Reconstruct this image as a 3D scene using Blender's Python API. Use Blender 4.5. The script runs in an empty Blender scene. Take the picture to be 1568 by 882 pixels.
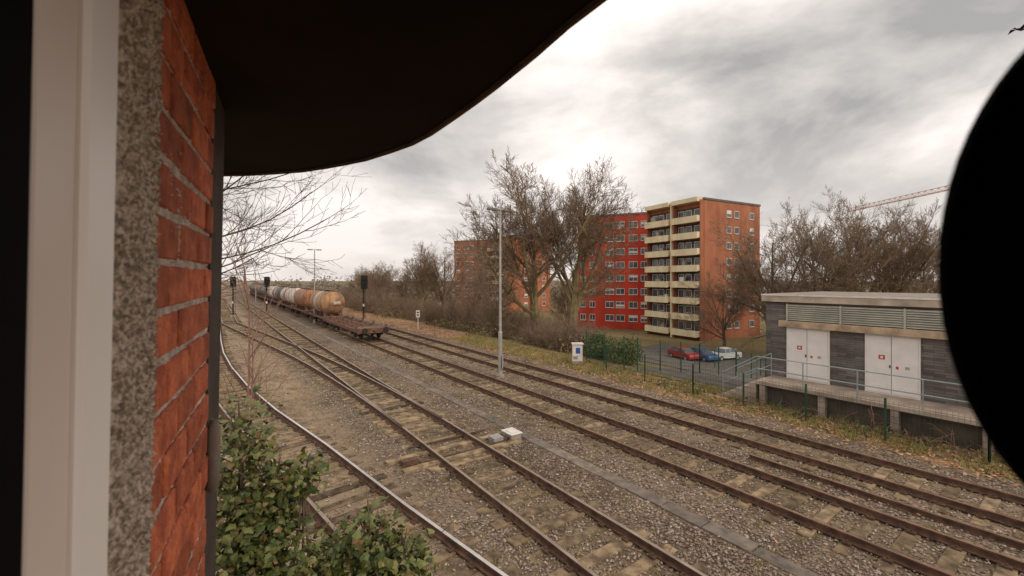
import bpy, math, random
from mathutils import Vector, Matrix
random.seed(7)
H=5.2
SA,CA=math.sin(math.radians(35.2)),math.cos(math.radians(35.2))
# ------------------------------------------------------------ frames
def bend(u):
    if u<120: return 0.0
    if u<260: return (u-120)**2/3000.0
    return 140**2/3000.0+(u-260)*(140/1500.0)
def gz(p):
    if p<20: return 0.0
    if p<50:
        t=(p-20)/30.0
        return -5.1*(t*0.75+0.25*t*t*(3-2*t))
    return -5.1
def P(u,p,z=0.0):
    q=p+bend(u)
    return Vector((-SA*u+CA*q, CA*u+SA*q, z))
def UP(X,Y):
    return (-SA*X+CA*Y, CA*X+SA*Y)
def groundz(X,Y):
    return gz(UP(X,Y)[1])
# ------------------------------------------------------------ mesh builder
class MB:
    def __init__(s,up=False): s.v=[];s.f=[];s.m=[];s.up=up
    def add(s,vs,fs,mat=0):
        o=len(s.v); s.v.extend([tuple(a) for a in vs])
        for f in fs: s.f.append(tuple(i+o for i in f)); s.m.append(mat)
    def obox(s,o,a,b,c,mat=0):
        o,a,b,c=Vector(o),Vector(a),Vector(b),Vector(c)
        vs=[o,o+a,o+a+b,o+b,o+c,o+a+c,o+a+b+c,o+b+c]
        fs=[(0,3,2,1),(4,5,6,7),(0,1,5,4),(1,2,6,5),(2,3,7,6),(3,0,4,7)]
        if a.cross(b).dot(c)<0: fs=[tuple(reversed(f)) for f in fs]
        s.add(vs,fs,mat)
    def box(s,x0,x1,y0,y1,z0,z1,mat=0):
        s.obox((x0,y0,z0),(x1-x0,0,0),(0,y1-y0,0),(0,0,z1-z0),mat)
    def tube(s,pts,rad,n=6,mat=0,cap=True):
        pts=[Vector(p) for p in pts]
        if not isinstance(rad,(list,tuple)): rad=[rad]*len(pts)
        vs=[];fs=[]
        for i,p in enumerate(pts):
            d=(pts[min(i+1,len(pts)-1)]-pts[max(i-1,0)])
            if d.length<1e-9: d=Vector((0,0,1))
            d.normalize()
            a=Vector((0,0,1)) if abs(d.z)<0.9 else Vector((1,0,0))
            x=d.cross(a).normalized(); y=d.cross(x)
            for k in range(n):
                t=2*math.pi*k/n
                vs.append(p+(x*math.cos(t)+y*math.sin(t))*rad[i])
        for i in range(len(pts)-1):
            for k in range(n):
                k2=(k+1)%n
                fs.append((i*n+k,i*n+k2,(i+1)*n+k2,(i+1)*n+k))
        if cap:
            fs.append(tuple(range(n))); fs.append(tuple((len(pts)-1)*n+k for k in reversed(range(n))))
        s.add(vs,fs,mat)
    def prism(s,poly,a,b,mat=0):
        n=len(poly)
        vs=[Vector(p)+Vector(a) for p in poly]+[Vector(p)+Vector(b) for p in poly]
        fs=[tuple(range(n)),tuple(reversed(range(n,2*n)))]
        for k in range(n): fs.append((k,(k+1)%n,n+(k+1)%n,n+k))
        s.add(vs,fs,mat)
    def obj(s,name,mats,parent=None,smooth=False,bevel=0):
        vs=s.v
        if s.up: vs=[tuple(P(*v)) for v in vs]
        me=bpy.data.meshes.new(name); me.from_pydata(vs,[],s.f)
        for m in mats: me.materials.append(m)
        me.polygons.foreach_set('material_index',s.m)
        if smooth: me.polygons.foreach_set('use_smooth',[True]*len(s.f))
        me.update()
        ob=bpy.data.objects.new(name,me); bpy.context.scene.collection.objects.link(ob)
        if parent: ob.parent=parent
        if bevel:
            b=ob.modifiers.new('bev','BEVEL'); b.width=bevel; b.segments=1
        return ob
def empty(name,loc=(0,0,0)):
    e=bpy.data.objects.new(name,None); e.location=loc; e.empty_display_size=.1
    bpy.context.scene.collection.objects.link(e); return e
# ------------------------------------------------------------ materials
def mat(name,c1,c2=None,scale=5,rough=.8,bump=0,metal=0,island=0,detail=6,bscale=None,spec=.3,stretch=None,lo=.35,hi=.65,c3=None):
    m=bpy.data.materials.new(name); m.use_nodes=True
    nt=m.node_tree; N=nt.nodes; L=nt.links
    b=N['Principled BSDF']; b.inputs['Roughness'].default_value=rough; b.inputs['Metallic'].default_value=metal
    b.inputs['Specular IOR Level'].default_value=spec
    if c2 is None: c2=tuple(x*.75 for x in c1)
    tc=N.new('ShaderNodeTexCoord'); mp=N.new('ShaderNodeMapping')
    if stretch: mp.inputs['Scale'].default_value=stretch
    L.new(tc.outputs['Object'],mp.inputs['Vector'])
    n=N.new('ShaderNodeTexNoise'); n.inputs['Scale'].default_value=scale; n.inputs['Detail'].default_value=detail
    L.new(mp.outputs[0],n.inputs['Vector'])
    r=N.new('ShaderNodeValToRGB'); r.color_ramp.elements[0].position=lo; r.color_ramp.elements[1].position=hi
    r.color_ramp.elements[0].color=(*c1,1); r.color_ramp.elements[1].color=(*c2,1)
    if c3:
        e=r.color_ramp.elements.new((lo+hi)/2); e.color=(*c3,1)
    L.new(n.outputs['Fac'],r.inputs['Fac']); out=r.outputs['Color']
    if island:
        g=N.new('ShaderNodeNewGeometry')
        mr=N.new('ShaderNodeMapRange'); mr.inputs['To Min'].default_value=1-island; mr.inputs['To Max'].default_value=1+island
        L.new(g.outputs['Random Per Island'],mr.inputs['Value'])
        hsv=N.new('ShaderNodeHueSaturation'); L.new(out,hsv.inputs['Color']); L.new(mr.outputs[0],hsv.inputs['Value']); out=hsv.outputs['Color']
    L.new(out,b.inputs['Base Color'])
    if bump:
        n2=N.new('ShaderNodeTexNoise'); n2.inputs['Scale'].default_value=bscale or scale*6; n2.inputs['Detail'].default_value=4
        L.new(mp.outputs[0],n2.inputs['Vector'])
        bp=N.new('ShaderNodeBump'); bp.inputs['Strength'].default_value=bump; bp.inputs['Distance'].default_value=.02
        L.new(n2.outputs['Fac'],bp.inputs['Height']); L.new(bp.outputs[0],b.inputs['Normal'])
    return m
M={}
M['rust']=mat('rail_rust',(.17,.092,.058),(.075,.044,.031),6,.8)
M['steel']=mat('rail_head_steel',(.72,.68,.64),(.55,.50,.46),3,.3,metal=.85)
M['midsteel']=mat('rail_head_worn',(.46,.36,.29),(.30,.23,.18),3,.42,metal=.6)
M['dullsteel']=mat('rail_head_dull',(.32,.19,.125),(.19,.11,.075),3,.55,metal=.25)
M['wood']=mat('sleeper_wood',(.29,.21,.125),(.095,.066,.042),4,.9,.5,island=.55)
M['plate']=mat('baseplate_rust',(.15,.08,.05),(.08,.05,.035),9,.8)
M['conc']=mat('weathered_concrete',(.45,.37,.30),(.28,.23,.18),4,.95,.4,island=.12)
M['trough']=mat('trough_cover',(.25,.205,.165),(.14,.118,.098),4,.95,.4,island=.25)
M['pole']=mat('galvanised_pole',(.48,.46,.44),(.36,.34,.32),3,.5,metal=.3)
M['black']=mat('black_paint',(.012,.012,.012),(.02,.018,.016),5,.7)
M['white']=mat('white_paint',(.82,.78,.73),(.67,.62,.56),4,.5)
M['doorwhite']=mat('door_white',(.86,.83,.79),(.77,.73,.69),2,.5)
M['glass']=mat('window_glass',(.05,.06,.07),(.13,.15,.17),.6,.12,spec=.6)
M['brickA']=mat('brick_brown_orange',(.47,.185,.098),(.33,.118,.062),.5,.9,detail=12,stretch=(1,1,.35))
M['brickR']=mat('brick_red',(.60,.068,.036),(.44,.048,.027),.5,.85,detail=12,stretch=(1,1,.35))
M['cream']=mat('cream_render',(.86,.74,.49),(.70,.58,.37),.8,.8,detail=10,stretch=(1,1,.4))
M['greencream']=mat('dull_cream_panel',(.40,.36,.26),(.32,.3,.22),2,.8)  # muted green-cream base colour for boxes on the balconies
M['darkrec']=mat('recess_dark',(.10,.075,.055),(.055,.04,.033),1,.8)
M['roofgrey']=mat('roof_felt',(.18,.16,.15),(.13,.12,.11),2,.9)
M['blue']=mat('sign_blue',(.03,.14,.4),(.03,.1,.3),2,.5)
M['redsign']=mat('sign_red',(.6,.06,.03),(.5,.05,.03),2,.5)
M['fence']=mat('fence_green',(.03,.085,.05),(.025,.06,.04),3,.6)
M['rail_metal']=mat('handrail_metal',(.36,.43,.43),(.28,.33,.33),3,.4,metal=.3)
M['bark']=mat('bark',(.21,.155,.11),(.12,.09,.065),6,.95)
M['barkmoss']=mat('bark_mossy',(.28,.225,.11),(.17,.13,.075),3,.95)
M['twig']=mat('twig',(.28,.195,.13),(.18,.13,.09),6,.95)
M['crane']=mat('crane_orange',(.60,.30,.18),(.5,.22,.13),2,.6)
M['tyre']=mat('tyre',(.02,.02,.02),(.03,.03,.03),5,.8)
def carpaint(n,c): return mat(n,c,tuple(x*.9 for x in c),2,.3,spec=.6)
def leafmat(name,cols,rough=.6):
    m=bpy.data.materials.new(name); m.use_nodes=True; N=m.node_tree.nodes; L=m.node_tree.links
    b=N['Principled BSDF']; b.inputs['Roughness'].default_value=rough; b.inputs['Specular IOR Level'].default_value=.35
    g=N.new('ShaderNodeNewGeometry'); r=N.new('ShaderNodeValToRGB')
    els=r.color_ramp.elements
    els[0].color=(*cols[0],1); els[1].color=(*cols[-1],1)
    for i,c in enumerate(cols[1:-1]):
        e=els.new((i+1)/(len(cols)-1)); e.color=(*c,1)
    L.new(g.outputs['Random Per Island'],r.inputs['Fac']); L.new(r.outputs[0],b.inputs['Base Color'])
    return m
M['ivy']=leafmat('ivy_leaves',[(.035,.055,.014),(.12,.145,.035),(.20,.215,.065),(.07,.095,.025),(.26,.23,.075),(.12,.155,.04),(.05,.08,.02),(.30,.18,.075)],.4)
M['litter']=leafmat('dry_leaves',[(.42,.21,.10),(.58,.33,.17),(.30,.15,.08),(.62,.44,.27),(.38,.20,.10),(.24,.17,.10)],.8)
M['shrubleaf']=leafmat('shrub_leaves',[(.17,.13,.055),(.22,.155,.08),(.10,.115,.04),(.27,.17,.10),(.15,.145,.055)],.8)
M['hedge']=leafmat('hedge_leaves',[(.05,.07,.022),(.09,.11,.035),(.15,.155,.05)],.6)
M['grass']=leafmat('grass_blades',[(.19,.20,.05),(.34,.29,.09),(.14,.17,.04),(.44,.35,.16)],.7)
M['far']=leafmat('hazy_distant_foliage',[(.28,.225,.185),(.34,.28,.235),(.24,.20,.16),(.31,.255,.21)],.9)  # distance haze put into these paler grey-brown leaf colours
M['stone']=leafmat('ballast_stones',[(.19,.145,.11),(.38,.30,.24),(.25,.185,.14),(.56,.47,.39),(.12,.09,.068),(.33,.25,.195)],.9)
def ground_mat():
    m=bpy.data.materials.new('ground_ballast_earth'); m.use_nodes=True; nt=m.node_tree; N=nt.nodes; L=nt.links
    b=N['Principled BSDF']; b.inputs['Roughness'].default_value=.95; b.inputs['Specular IOR Level'].default_value=.15
    uv=N.new('ShaderNodeUVMap'); sep=N.new('ShaderNodeSeparateXYZ'); L.new(uv.outputs[0],sep.inputs[0])
    def math_(op,a,bv=None,c=None,clamp=False):
        n=N.new('ShaderNodeMath'); n.operation=op; n.use_clamp=clamp
        for i,x in enumerate((a,bv,c)):
            if x is None: continue
            if isinstance(x,(int,float)): n.inputs[i].default_value=x
            else: L.new(x,n.inputs[i])
        return n.outputs[0]
    def noise(sc,det=5,rough=.6):
        n=N.new('ShaderNodeTexNoise'); n.inputs['Scale'].default_value=sc; n.inputs['Detail'].default_value=det; n.inputs['Roughness'].default_value=rough
        L.new(uv.outputs[0],n.inputs['Vector']); return n.outputs['Fac']
    def ramp(f,stops):
        r=N.new('ShaderNodeValToRGB'); e=r.color_ramp.elements
        e[0].position=stops[0][0]; e[0].color=(*stops[0][1],1); e[1].position=stops[-1][0]; e[1].color=(*stops[-1][1],1)
        for p,c in stops[1:-1]:
            k=e.new(p); k.color=(*c,1)
        L.new(f,r.inputs[0]); return r.outputs[0]
    def mix(f,a,c,mode='MIX'):
        n=N.new('ShaderNodeMix'); n.data_type='RGBA'; n.blend_type=mode
        if isinstance(f,(int,float)): n.inputs[0].default_value=f
        else: L.new(f,n.inputs[0])
        for i,x in ((6,a),(7,c)):
            if isinstance(x,tuple): n.inputs[i].default_value=(*x,1)
            else: L.new(x,n.inputs[i])
        return n.outputs[2]
    def sm(x,a,c):
        n=N.new('ShaderNodeMapRange'); n.interpolation_type='SMOOTHSTEP'
        L.new(x,n.inputs[0]); n.inputs[1].default_value=a; n.inputs[2].default_value=c; return n.outputs[0]
    p=math_('ADD',sep.outputs[0],math_('MULTIPLY',math_('SUBTRACT',noise(.6),.5),3.0))
    vo=N.new('ShaderNodeTexVoronoi'); vo.inputs['Scale'].default_value=16; L.new(uv.outputs[0],vo.inputs['Vector'])
    sc=N.new('ShaderNodeSeparateColor'); L.new(vo.outputs['Color'],sc.inputs[0])
    stones=ramp(sc.outputs[0],[(0,(.12,.088,.067)),(.4,(.25,.19,.145)),(.7,(.34,.265,.205)),(1,(.53,.435,.35))])
    edge=sm(vo.outputs['Distance'],.75,.25)
    stones=mix(1.0,stones,ramp(edge,[(0,(.42,.40,.38)),(1,(1,1,1))]),'MULTIPLY')
    big=noise(.35,8,.65)
    stones=mix(math_('MULTIPLY',sm(big,.42,.62),.75),stones,ramp(noise(7,8,.7),[(.3,(.16,.118,.084)),(.7,(.36,.275,.195))]))
    mn=None
    for c in (6.05,11.0,14.5):
        a=math_('ABSOLUTE',math_('SUBTRACT',sep.outputs[0],c))
        mn=a if mn is None else math_('MINIMUM',mn,a)
    near=sm(mn,1.35,.6)
    stones=mix(math_('MULTIPLY',near,.6),stones,ramp(noise(1.3,9,.7),[(.35,(.11,.076,.05)),(.65,(.34,.255,.15))]))
    earth=ramp(noise(2.2,10,.7),[(.3,(.23,.17,.115)),(.5,(.36,.27,.185)),(.7,(.46,.36,.26))])
    moss=sm(noise(.9,8,.7),.55,.66)
    earth=mix(math_('MULTIPLY',moss,.65),earth,(.30,.24,.065))
    col=mix(math_('MULTIPLY',sm(p,4.6,3.2),.85),stones,earth)
    pe=math_('MULTIPLY',sm(p,12.4,13.2),sm(p,16.5,15.0))
    col=mix(math_('MULTIPLY',pe,.35),col,earth)
    tiny=sm(noise(1.7,9,.75),.56,.63)
    col=mix(math_('MULTIPLY',tiny,.45),col,(.26,.22,.07))
    dk=sm(noise(.45,12,.78),.50,.62)
    col=mix(math_('MULTIPLY',dk,.68),col,(.10,.072,.052))
    v2=N.new('ShaderNodeTexVoronoi'); v2.inputs['Scale'].default_value=11; L.new(uv.outputs[0],v2.inputs['Vector'])
    s2=N.new('ShaderNodeSeparateColor'); L.new(v2.outputs['Color'],s2.inputs[0])
    leaves=ramp(s2.outputs[1],[(0,(.27,.145,.075)),(.35,(.48,.28,.15)),(.7,(.58,.38,.22)),(1,(.34,.18,.10))])
    lm=sm(p,16.4,17.6)
    col=mix(math_('MULTIPLY',lm,sm(noise(1.1,7),.38,.54)),col,leaves)
    grass=ramp(noise(1.5,9,.7),[(.3,(.15,.14,.055)),(.5,(.22,.175,.085)),(.7,(.30,.22,.13))])
    col=mix(sm(p,20.2,22.5),col,grass)
    col=mix(1.0,col,ramp(noise(.12,6,.6),[(.3,(.80,.79,.78)),(.7,(1.14,1.11,1.08))]),'MULTIPLY')
    L.new(col,b.inputs['Base Color'])
    bp=N.new('ShaderNodeBump'); bp.inputs['Strength'].default_value=.9; bp.inputs['Distance'].default_value=.03
    hsum=math_('ADD',math_('MULTIPLY',edge,.6),noise(25,4)); L.new(hsum,bp.inputs['Height']); L.new(bp.outputs[0],b.inputs['Normal'])
    return m
# ------------------------------------------------------------ ground
def build_ground():
    us=[-400,-100,-40,0,40,80,120]+list(range(135,270,15))+[300,500,900,1600,3000,5000]
    ps=[-2500,-400,-60,-10,0,10,16,20,23,26,29,32,35,38,41,44,47,50,60,120,500,1500,4500]
    vs=[];uvs=[];fs=[]
    for u in us:
        for p in ps:
            vs.append(tuple(P(u,p,gz(p)))); uvs.append((p,u))
    n=len(ps)
    for i in range(len(us)-1):
        for j in range(n-1):
            fs.append((i*n+j,i*n+j+1,(i+1)*n+j+1,(i+1)*n+j))
    me=bpy.data.meshes.new('ground'); me.from_pydata(vs,[],fs)
    ul=me.uv_layers.new(name='UVMap')
    for l in me.loops: ul.data[l.index].uv=uvs[l.vertex_index]
    me.materials.append(ground_mat())
    me.polygons.foreach_set('use_smooth',[True]*len(fs))
    ob=bpy.data.objects.new('ground',me); bpy.context.scene.collection.objects.link(ob)
build_ground()
ma=mat('asphalt',(.17,.145,.125),(.105,.092,.082),1.5,.9,.3,bscale=60,detail=9)
mb=MB(True)
pl=[19.6+i*1.5 for i in range(0,28)]
for i in range(len(pl)-1):
    a,b=pl[i],pl[i+1]
    u0=9.6 if a<30 else 5; u1=17.0 if a<27 else (24 if a<34 else 42)
    mb.add([(u0,a,gz(a)+.03),(u1,a,gz(a)+.03),(u1,b,gz(b)+.03),(u0,b,gz(b)+.03)],[(0,3,2,1)])
mb.obj('asphalt_yard',[ma])
# ------------------------------------------------------------ tracks
RP=[(-.07,0),(.07,0),(.07,.015),(.012,.035),(.012,.11),(.036,.12),(.036,.155),(-.036,.155),(-.036,.12),(-.012,.11),(-.012,.035),(-.07,.015)]
def rail_path(mb,pts,bright,z0=.05,s=1.0):
    n=len(RP); vs=[]
    for i,p in enumerate(pts):
        d=(pts[min(i+1,len(pts)-1)]-pts[max(i-1,0)]).normalized(); r=Vector((d.y,-d.x))
        for a,h in RP: vs.append((p.x+r.x*a*s,p.y+r.y*a*s,z0+h*s))
    o=len(mb.v); mb.v.extend(vs)
    for i in range(len(pts)-1):
        for k in range(n):
            k2=(k+1)%n
            mb.f.append((o+i*n+k,o+i*n+k2,o+(i+1)*n+k2,o+(i+1)*n+k)); mb.m.append(1 if k==6 else 0)
    mb.f.append(tuple(o+k for k in range(n))); mb.m.append(0)
def track(center,bright=(1,1),sleep_to=130,slen=2.5,sp=.64,sl_var=.06):
    e=empty('railway_track')
    for sgn,br in ((-1,bright[0]),(1,bright[1])):
        pts=[]
        for i,p in enumerate(center):
            d=(center[min(i+1,len(center)-1)]-center[max(i-1,0)]).normalized(); r=Vector((d.y,-d.x))
            pts.append(p+r*.7535*sgn)
        m0=MB(); rail_path(m0,pts,br)
        m0.obj('rail',[M['rust'],(M['dullsteel'],M['midsteel'],M['steel'])[br]],e)
    sb=MB(); pb=MB()
    nxt=.3; tot=0
    for i in range(len(center)-1):
        a,b=center[i],center[i+1]; L=(b-a).length; d=(b-a)/L; r=Vector((d.y,-d.x))
        while nxt<tot+L:
            if nxt>sleep_to: break
            q=a+d*(nxt-tot)
            rr=(r+d*random.uniform(-.025,.025)).normalized(); dd=Vector((-rr.y,rr.x))
            l=slen+random.uniform(-sl_var,sl_var); w=.26+random.uniform(-.015,.02)
            c=q-rr*l/2-dd*w/2
            zt=.052+random.uniform(-.026,.0)
            sb.obox((c.x,c.y,-.1),(rr*l).to_3d(),(dd*w).to_3d(),(0,0,zt+.1))
            if (q.length<60):
                for s in (-1,1):
                    for t in (-1,1):
                        c2=q+rr*(.7535*s+.12*t)
                        pb.obox((c2.x-rr.x*.05-dd.x*.07,c2.y-rr.y*.05-dd.y*.07,.052),(rr*.10).to_3d(),(dd*.14).to_3d(),(0,0,.035))
                        pb.tube([(c2.x,c2.y,.08),(c2.x,c2.y,.125)],.02,5)
            nxt+=sp
        tot+=L
    sb.obj('sleepers',[M['wood']],e,bevel=.012)
    pb.obj('fastenings',[M['plate']],e)
    return e
def upath(p,u0,u1,step=4):
    out=[];u=u0
    while u<=u1:
        pp=p(u) if callable(p) else p
        q=P(u,pp); out.append(Vector((q.x,q.y))); u+=step if u<260 else 30
    return out
track(upath(6.05,-12,700),(1,1))
track(upath(11.0,-12,700),(0,0))
track(upath(14.5,-14,700),(0,0))
def pe(u):
    if u<12: return 6.05
    if u<34.8: return 6.05-(u-12)**2/380
    v=6.05-22.8**2/380-(u-34.8)*.12
    return max(v,1.7)
track(upath(pe,14,700,2),(1,1),slen=2.6)
rA=[(5.0,2.1),(-.39,7.46),(-2.39,9.49),(-5.66,12.95),(-9.1,16.4),(-12.5,20.1),(-16.1,24.4),(-19.9,29.3),(-24.2,35.3),(-29.5,42.9),(-37,53.6),(-46,66.2),(-60,86),(-74,106)]
cA=[]
for i,p in enumerate(rA):
    a=Vector(rA[max(i-1,0)]);b=Vector(rA[min(i+1,len(rA)-1)]);d=(b-a).normalized(); cA.append(Vector(p)-Vector((d.y,-d.x))*.7535)
track(cA,(1,2),sleep_to=120)
track(upath(-4.5,60,700),(0,0))
track(upath(-9.5,90,700),(0,0),sleep_to=60)
mb=MB(True)
for u in (11.2,12.4):
    mb.box(u-.03,u+.03,4.9,7.6,.06,.10)
mb.box(10.9,11.15,4.2,8.1,-.05,.075,1)
mb.box(11.7,11.95,4.0,8.1,-.05,.075,1)
mb.box(11.25,11.6,7.25,7.6,.03,.20,2)
mb.box(11.3,11.55,4.3,4.75,.03,.16,0)
mb.obj('point_rodding',[M['rust'],M['wood'],M['pole']])
mb=MB()
rail_path(mb,[Vector(P(u,12.75).xy) for u in (6.1,3,0,-5)],0,z0=.0)
mb.obj('spare_rail',[M['rust'],M['dullsteel']])
mb=MB(True)
u=-6
while u<70:
    mb.box(u,u+.97,8.35+random.uniform(-.015,.015),8.73+random.uniform(-.015,.015),-.05,.02+random.uniform(0,.025)); u+=1.0
mb.obj('cable_trough',[M['trough']],bevel=.01)
e=empty('point_machine')
mb=MB(True)
mb.box(11.15,11.7,7.85,8.25,0.0,.2,0)
mb.box(11.12,11.73,7.82,8.28,.2,.24,1)
mb.box(11.25,11.6,7.9,8.18,.24,.27,1)
mb.box(11.3,11.5,7.6,7.85,.03,.12,2)
mb.obj('machine_case',[M['pole'],M['white'],M['plate']],e,bevel=.015)
mb=MB(True)
mb.obox((1.35,8.95,.01),(.40,.1,0),(-.1,.30,0),(0,0,.05),0)
mb.obox((.9,9.45,.01),(.25,.2,0),(-.1,.18,0),(0,0,.05),0)
mb.obj('broken_concrete_slab',[M['conc']],bevel=.01)
my=mat('yellow_plastic',(.7,.5,.08),(.5,.3,.05),6,.5)
mb=MB(True)
mb.obox((1.3,9.4,.02),(.34,.05,0),(-.02,.06,0),(0,0,.05),0); mb.obox((1.1,9.25,.02),(.1,.16,0),(-.06,.04,0),(0,0,.05),0)
mb.obj('yellow_marker',[my],bevel=.01)
def stones():
    mb=MB()
    n=0
    ico=[Vector(v) for v in [(1,0,0),(-1,0,0),(0,1,0),(0,-1,0),(0,0,1),(0,0,-1)]]
    F=[(0,2,4),(2,1,4),(1,3,4),(3,0,4),(2,0,5),(1,2,5),(3,1,5),(0,3,5)]
    while n<28000:
        Y=6+28*random.random()**1.7; X=random.uniform(-1.0,1.25)*Y
        u,p=UP(X,Y)
        if p>16.5 or p<-1: continue
        if p<4 and random.random()<.6: continue
        if 8.3<p<8.77 and random.random()<.85: continue
        s=random.uniform(.016,.038)*(1.0+.02*Y)
        a=random.uniform(0,6.28); ca,sa=math.cos(a),math.sin(a)
        vs=[]
        for v in ico:
            w=v*s*random.uniform(.7,1.3); vs.append((X+w.x*ca-w.y*sa*.7,Y+w.x*sa+w.y*ca*.7,.016+w.z*.75))
        mb.add(vs,F); n+=1
    mb.obj('track_ballast',[M['stone']])
stones()
def litter(name,n,u0,u1,p0,p1,s0,s1,m,zf=.02,pw=1.4):
    mb=MB()
    for i in range(n):
        u=u0+(u1-u0)*random.random()**pw; p=random.triangular(p0,p1,(p0+p1)/2)
        q=P(u,p,gz(p)+random.uniform(.01,zf*3)); s=random.uniform(s0,s1); a=random.uniform(0,6.28)
        d=Vector((math.cos(a),math.sin(a),random.uniform(-.5,.5)))*s; e=Vector((-math.sin(a),math.cos(a),random.uniform(-.5,.5)))*s*.6
        mb.add([q-d,q+e,q+d+Vector((0,0,.3*s)),q-e],[(0,1,2,3)])
    return mb.obj(name,[m])
litter('leaf_litter',14000,-6,75,16.2,20.2,.04,.085,M['litter'])
litter('leaf_litter',2000,0,35,0,16,.02,.045,M['litter'])
def grass(name,n,u0,u1,p0,p1,h0,h1):
    mb=MB()
    for i in range(n):
        cu=random.uniform(u0,u1); cp=random.uniform(p0,p1)
        for k in range(12):
            u=cu+random.gauss(0,.12); p=cp+random.gauss(0,.12); q=P(u,p,gz(p)); h=random.uniform(h0,h1); a=random.uniform(0,6.28)
            w=Vector((math.cos(a),math.sin(a),0))*.012; t=Vector((random.gauss(0,.35)*h,random.gauss(0,.35)*h,h))
            mb.add([q-w,q+w,q+t],[(0,1,2)])
    return mb.obj(name,[M['grass']])
grass('weeds',1700,-6,34,17.0,20.0,.08,.32)
grass('weeds',550,2,30,-.5,16,.05,.14)
# ------------------------------------------------------------ trees
RN=random.Random(3)
def rv(): return Vector((RN.gauss(0,1),RN.gauss(0,1),RN.gauss(0,1)))
def branch(mb,p,d,L,r,lvl,c):
    ns=c['seg'][lvl]; pts=[p.copy()]; q=p.copy(); dd=d.copy()
    for i in range(ns):
        dd=(dd+rv()*c['wob']+Vector((0,0,1))*c['trop']).normalized(); q=q+dd*(L/ns); pts.append(q.copy())
    last=lvl>=len(c['kids'])
    r1=r*(.35 if last else .55); r1=max(r1,c['rmin'])
    rad=[r+(r1-r)*i/ns for i in range(ns+1)]
    mb.tube(pts,rad,6 if r>.06 else 3,0 if r>.03 else 1,cap=False)
    if last: return
    k=c['kids'][lvl]; t0=c['t0'][lvl]
    for j in range(k):
        t=t0+(1-t0)*(j+RN.random())/k if j<k-1 else 1.0
        f=t*ns; i=min(int(f),ns-1); s=pts[i].lerp(pts[i+1],f-i)
        dl=(pts[i+1]-pts[i]).normalized()
        ax=rv(); ax=(ax-dl*ax.dot(dl)).normalized()
        ang=math.radians(RN.uniform(*c['ang'][lvl]))*(1 if t<.98 else .35)
        cd=(dl*math.cos(ang)+ax*math.sin(ang)).normalized()
        rr=(r+(r1-r)*t)*RN.uniform(*c['rr'])
        branch(mb,s,cd,L*c['lr'][lvl]*RN.uniform(.7,1.15)*(1.15-.35*t),max(rr,c['rmin']),lvl+1,c)
def tree_mesh(name,c,h,r,stems=1,mats=None,seed=1):
    global RN; RN=random.Random(seed)
    mb=MB()
    for s in range(stems):
        d=Vector((RN.gauss(0,.05),RN.gauss(0,.05),1)) if stems==1 else Vector((RN.gauss(0,.45),RN.gauss(0,.45),1))
        branch(mb,Vector((RN.gauss(0,.1),RN.gauss(0,.1),-.3)) if stems>1 else Vector((0,0,-.4)),d.normalized(),h,r,0,c)
    zs=sorted(v[2] for v in mb.v)[int(len(mb.v)*.995)]
    ob=mb.obj(name,mats or [M['bark'],M['twig']])
    return ob,zs
def place(ob,X,Y,z,s,rz=0,parent=None,name=None,first=False):
    if not first:
        o=bpy.data.objects.new(name or ob.name.split('.')[0],ob.data); bpy.context.scene.collection.objects.link(o)
    else: o=ob
    o.location=(X,Y,z); o.scale=(s,s,s) if not isinstance(s,tuple) else s; o.rotation_euler=(0,0,rz)
    if parent: o.parent=parent
    return o
big=dict(seg=[4,6,4,3,3,2],kids=[9,9,6,5,5],t0=[.36,.18,.2,.15,.15],ang=[(18,54),(22,48),(25,55),(25,60),(25,60)],
         lr=[1.2,.46,.52,.55,.6],rr=(.36,.54),wob=.055,trop=.055,rmin=.009)
tA,zA=tree_mesh('bare_tree',big,6.2,.36,1,[M['barkmoss'],M['twig']],seed=5)
tB,zB=tree_mesh('bare_tree',big,6.0,.36,1,[M['barkmoss'],M['twig']],seed=12)
rnd=dict(seg=[3,5,4,3,3,2],kids=[10,8,6,5,4],t0=[.3,.2,.2,.15,.15],ang=[(25,65),(22,50),(25,55),(25,60),(25,60)],
         lr=[1.25,.5,.52,.55,.6],rr=(.36,.54),wob=.06,trop=.045,rmin=.0085)
tC,zC=tree_mesh('bare_tree',rnd,5.0,.32,1,None,seed=21)
shr=dict(seg=[4,3,3,2],kids=[6,5,4],t0=[.2,.2,.15],ang=[(20,50),(25,60),(25,60)],lr=[.5,.55,.6],rr=(.45,.65),wob=.12,trop=.03,rmin=.009)
sA,zS=tree_mesh('bare_shrub',shr,3.2,.04,9,[M['twig'],M['twig']],seed=31)
sB,zS2=tree_mesh('bare_shrub',shr,3.4,.045,8,[M['bark'],M['twig']],seed=35)
def pl2(ob,z0,X,Y,htop,rz,first=False,wide=1.0,**k):
    g=groundz(X,Y); s=(htop-g)/z0
    return place(ob,X,Y,g,(s*wide,s*wide,s),rz,first=first,**k)
pl2(tA,zA,2.3,42,16.4,0.3,True,1.2)
pl2(tB,zB,6.0,43,16.5,1.5,True,1.05)
pl2(tC,zC,33,54,13.6,0,True,.95)
pl2(tC,zC,40.5,56,15.4,2.2,wide=.95)
pl2(tB,zB,47,57,16.2,4.0,wide=1.1)
pl2(tC,zC,54,60,15.4,1.1,wide=1.0)
pl2(tC,zC,64,66,13,3.1)
pl2(tC,zC,-12,75,12.0,.7,wide=.95)
pl2(tB,zB,-15.5,72,11.2,2.7,wide=.95)
pl2(tC,zC,-31,100,9.5,1.9)
pl2(tB,zB,-35,108,8.8,.4)
pl2(tC,zC,-3.5,62,9.0,5.0,wide=.8)
pl2(tB,zB,-24,118,10,.9)
pl2(tC,zC,-45,135,9,.9)
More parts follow.
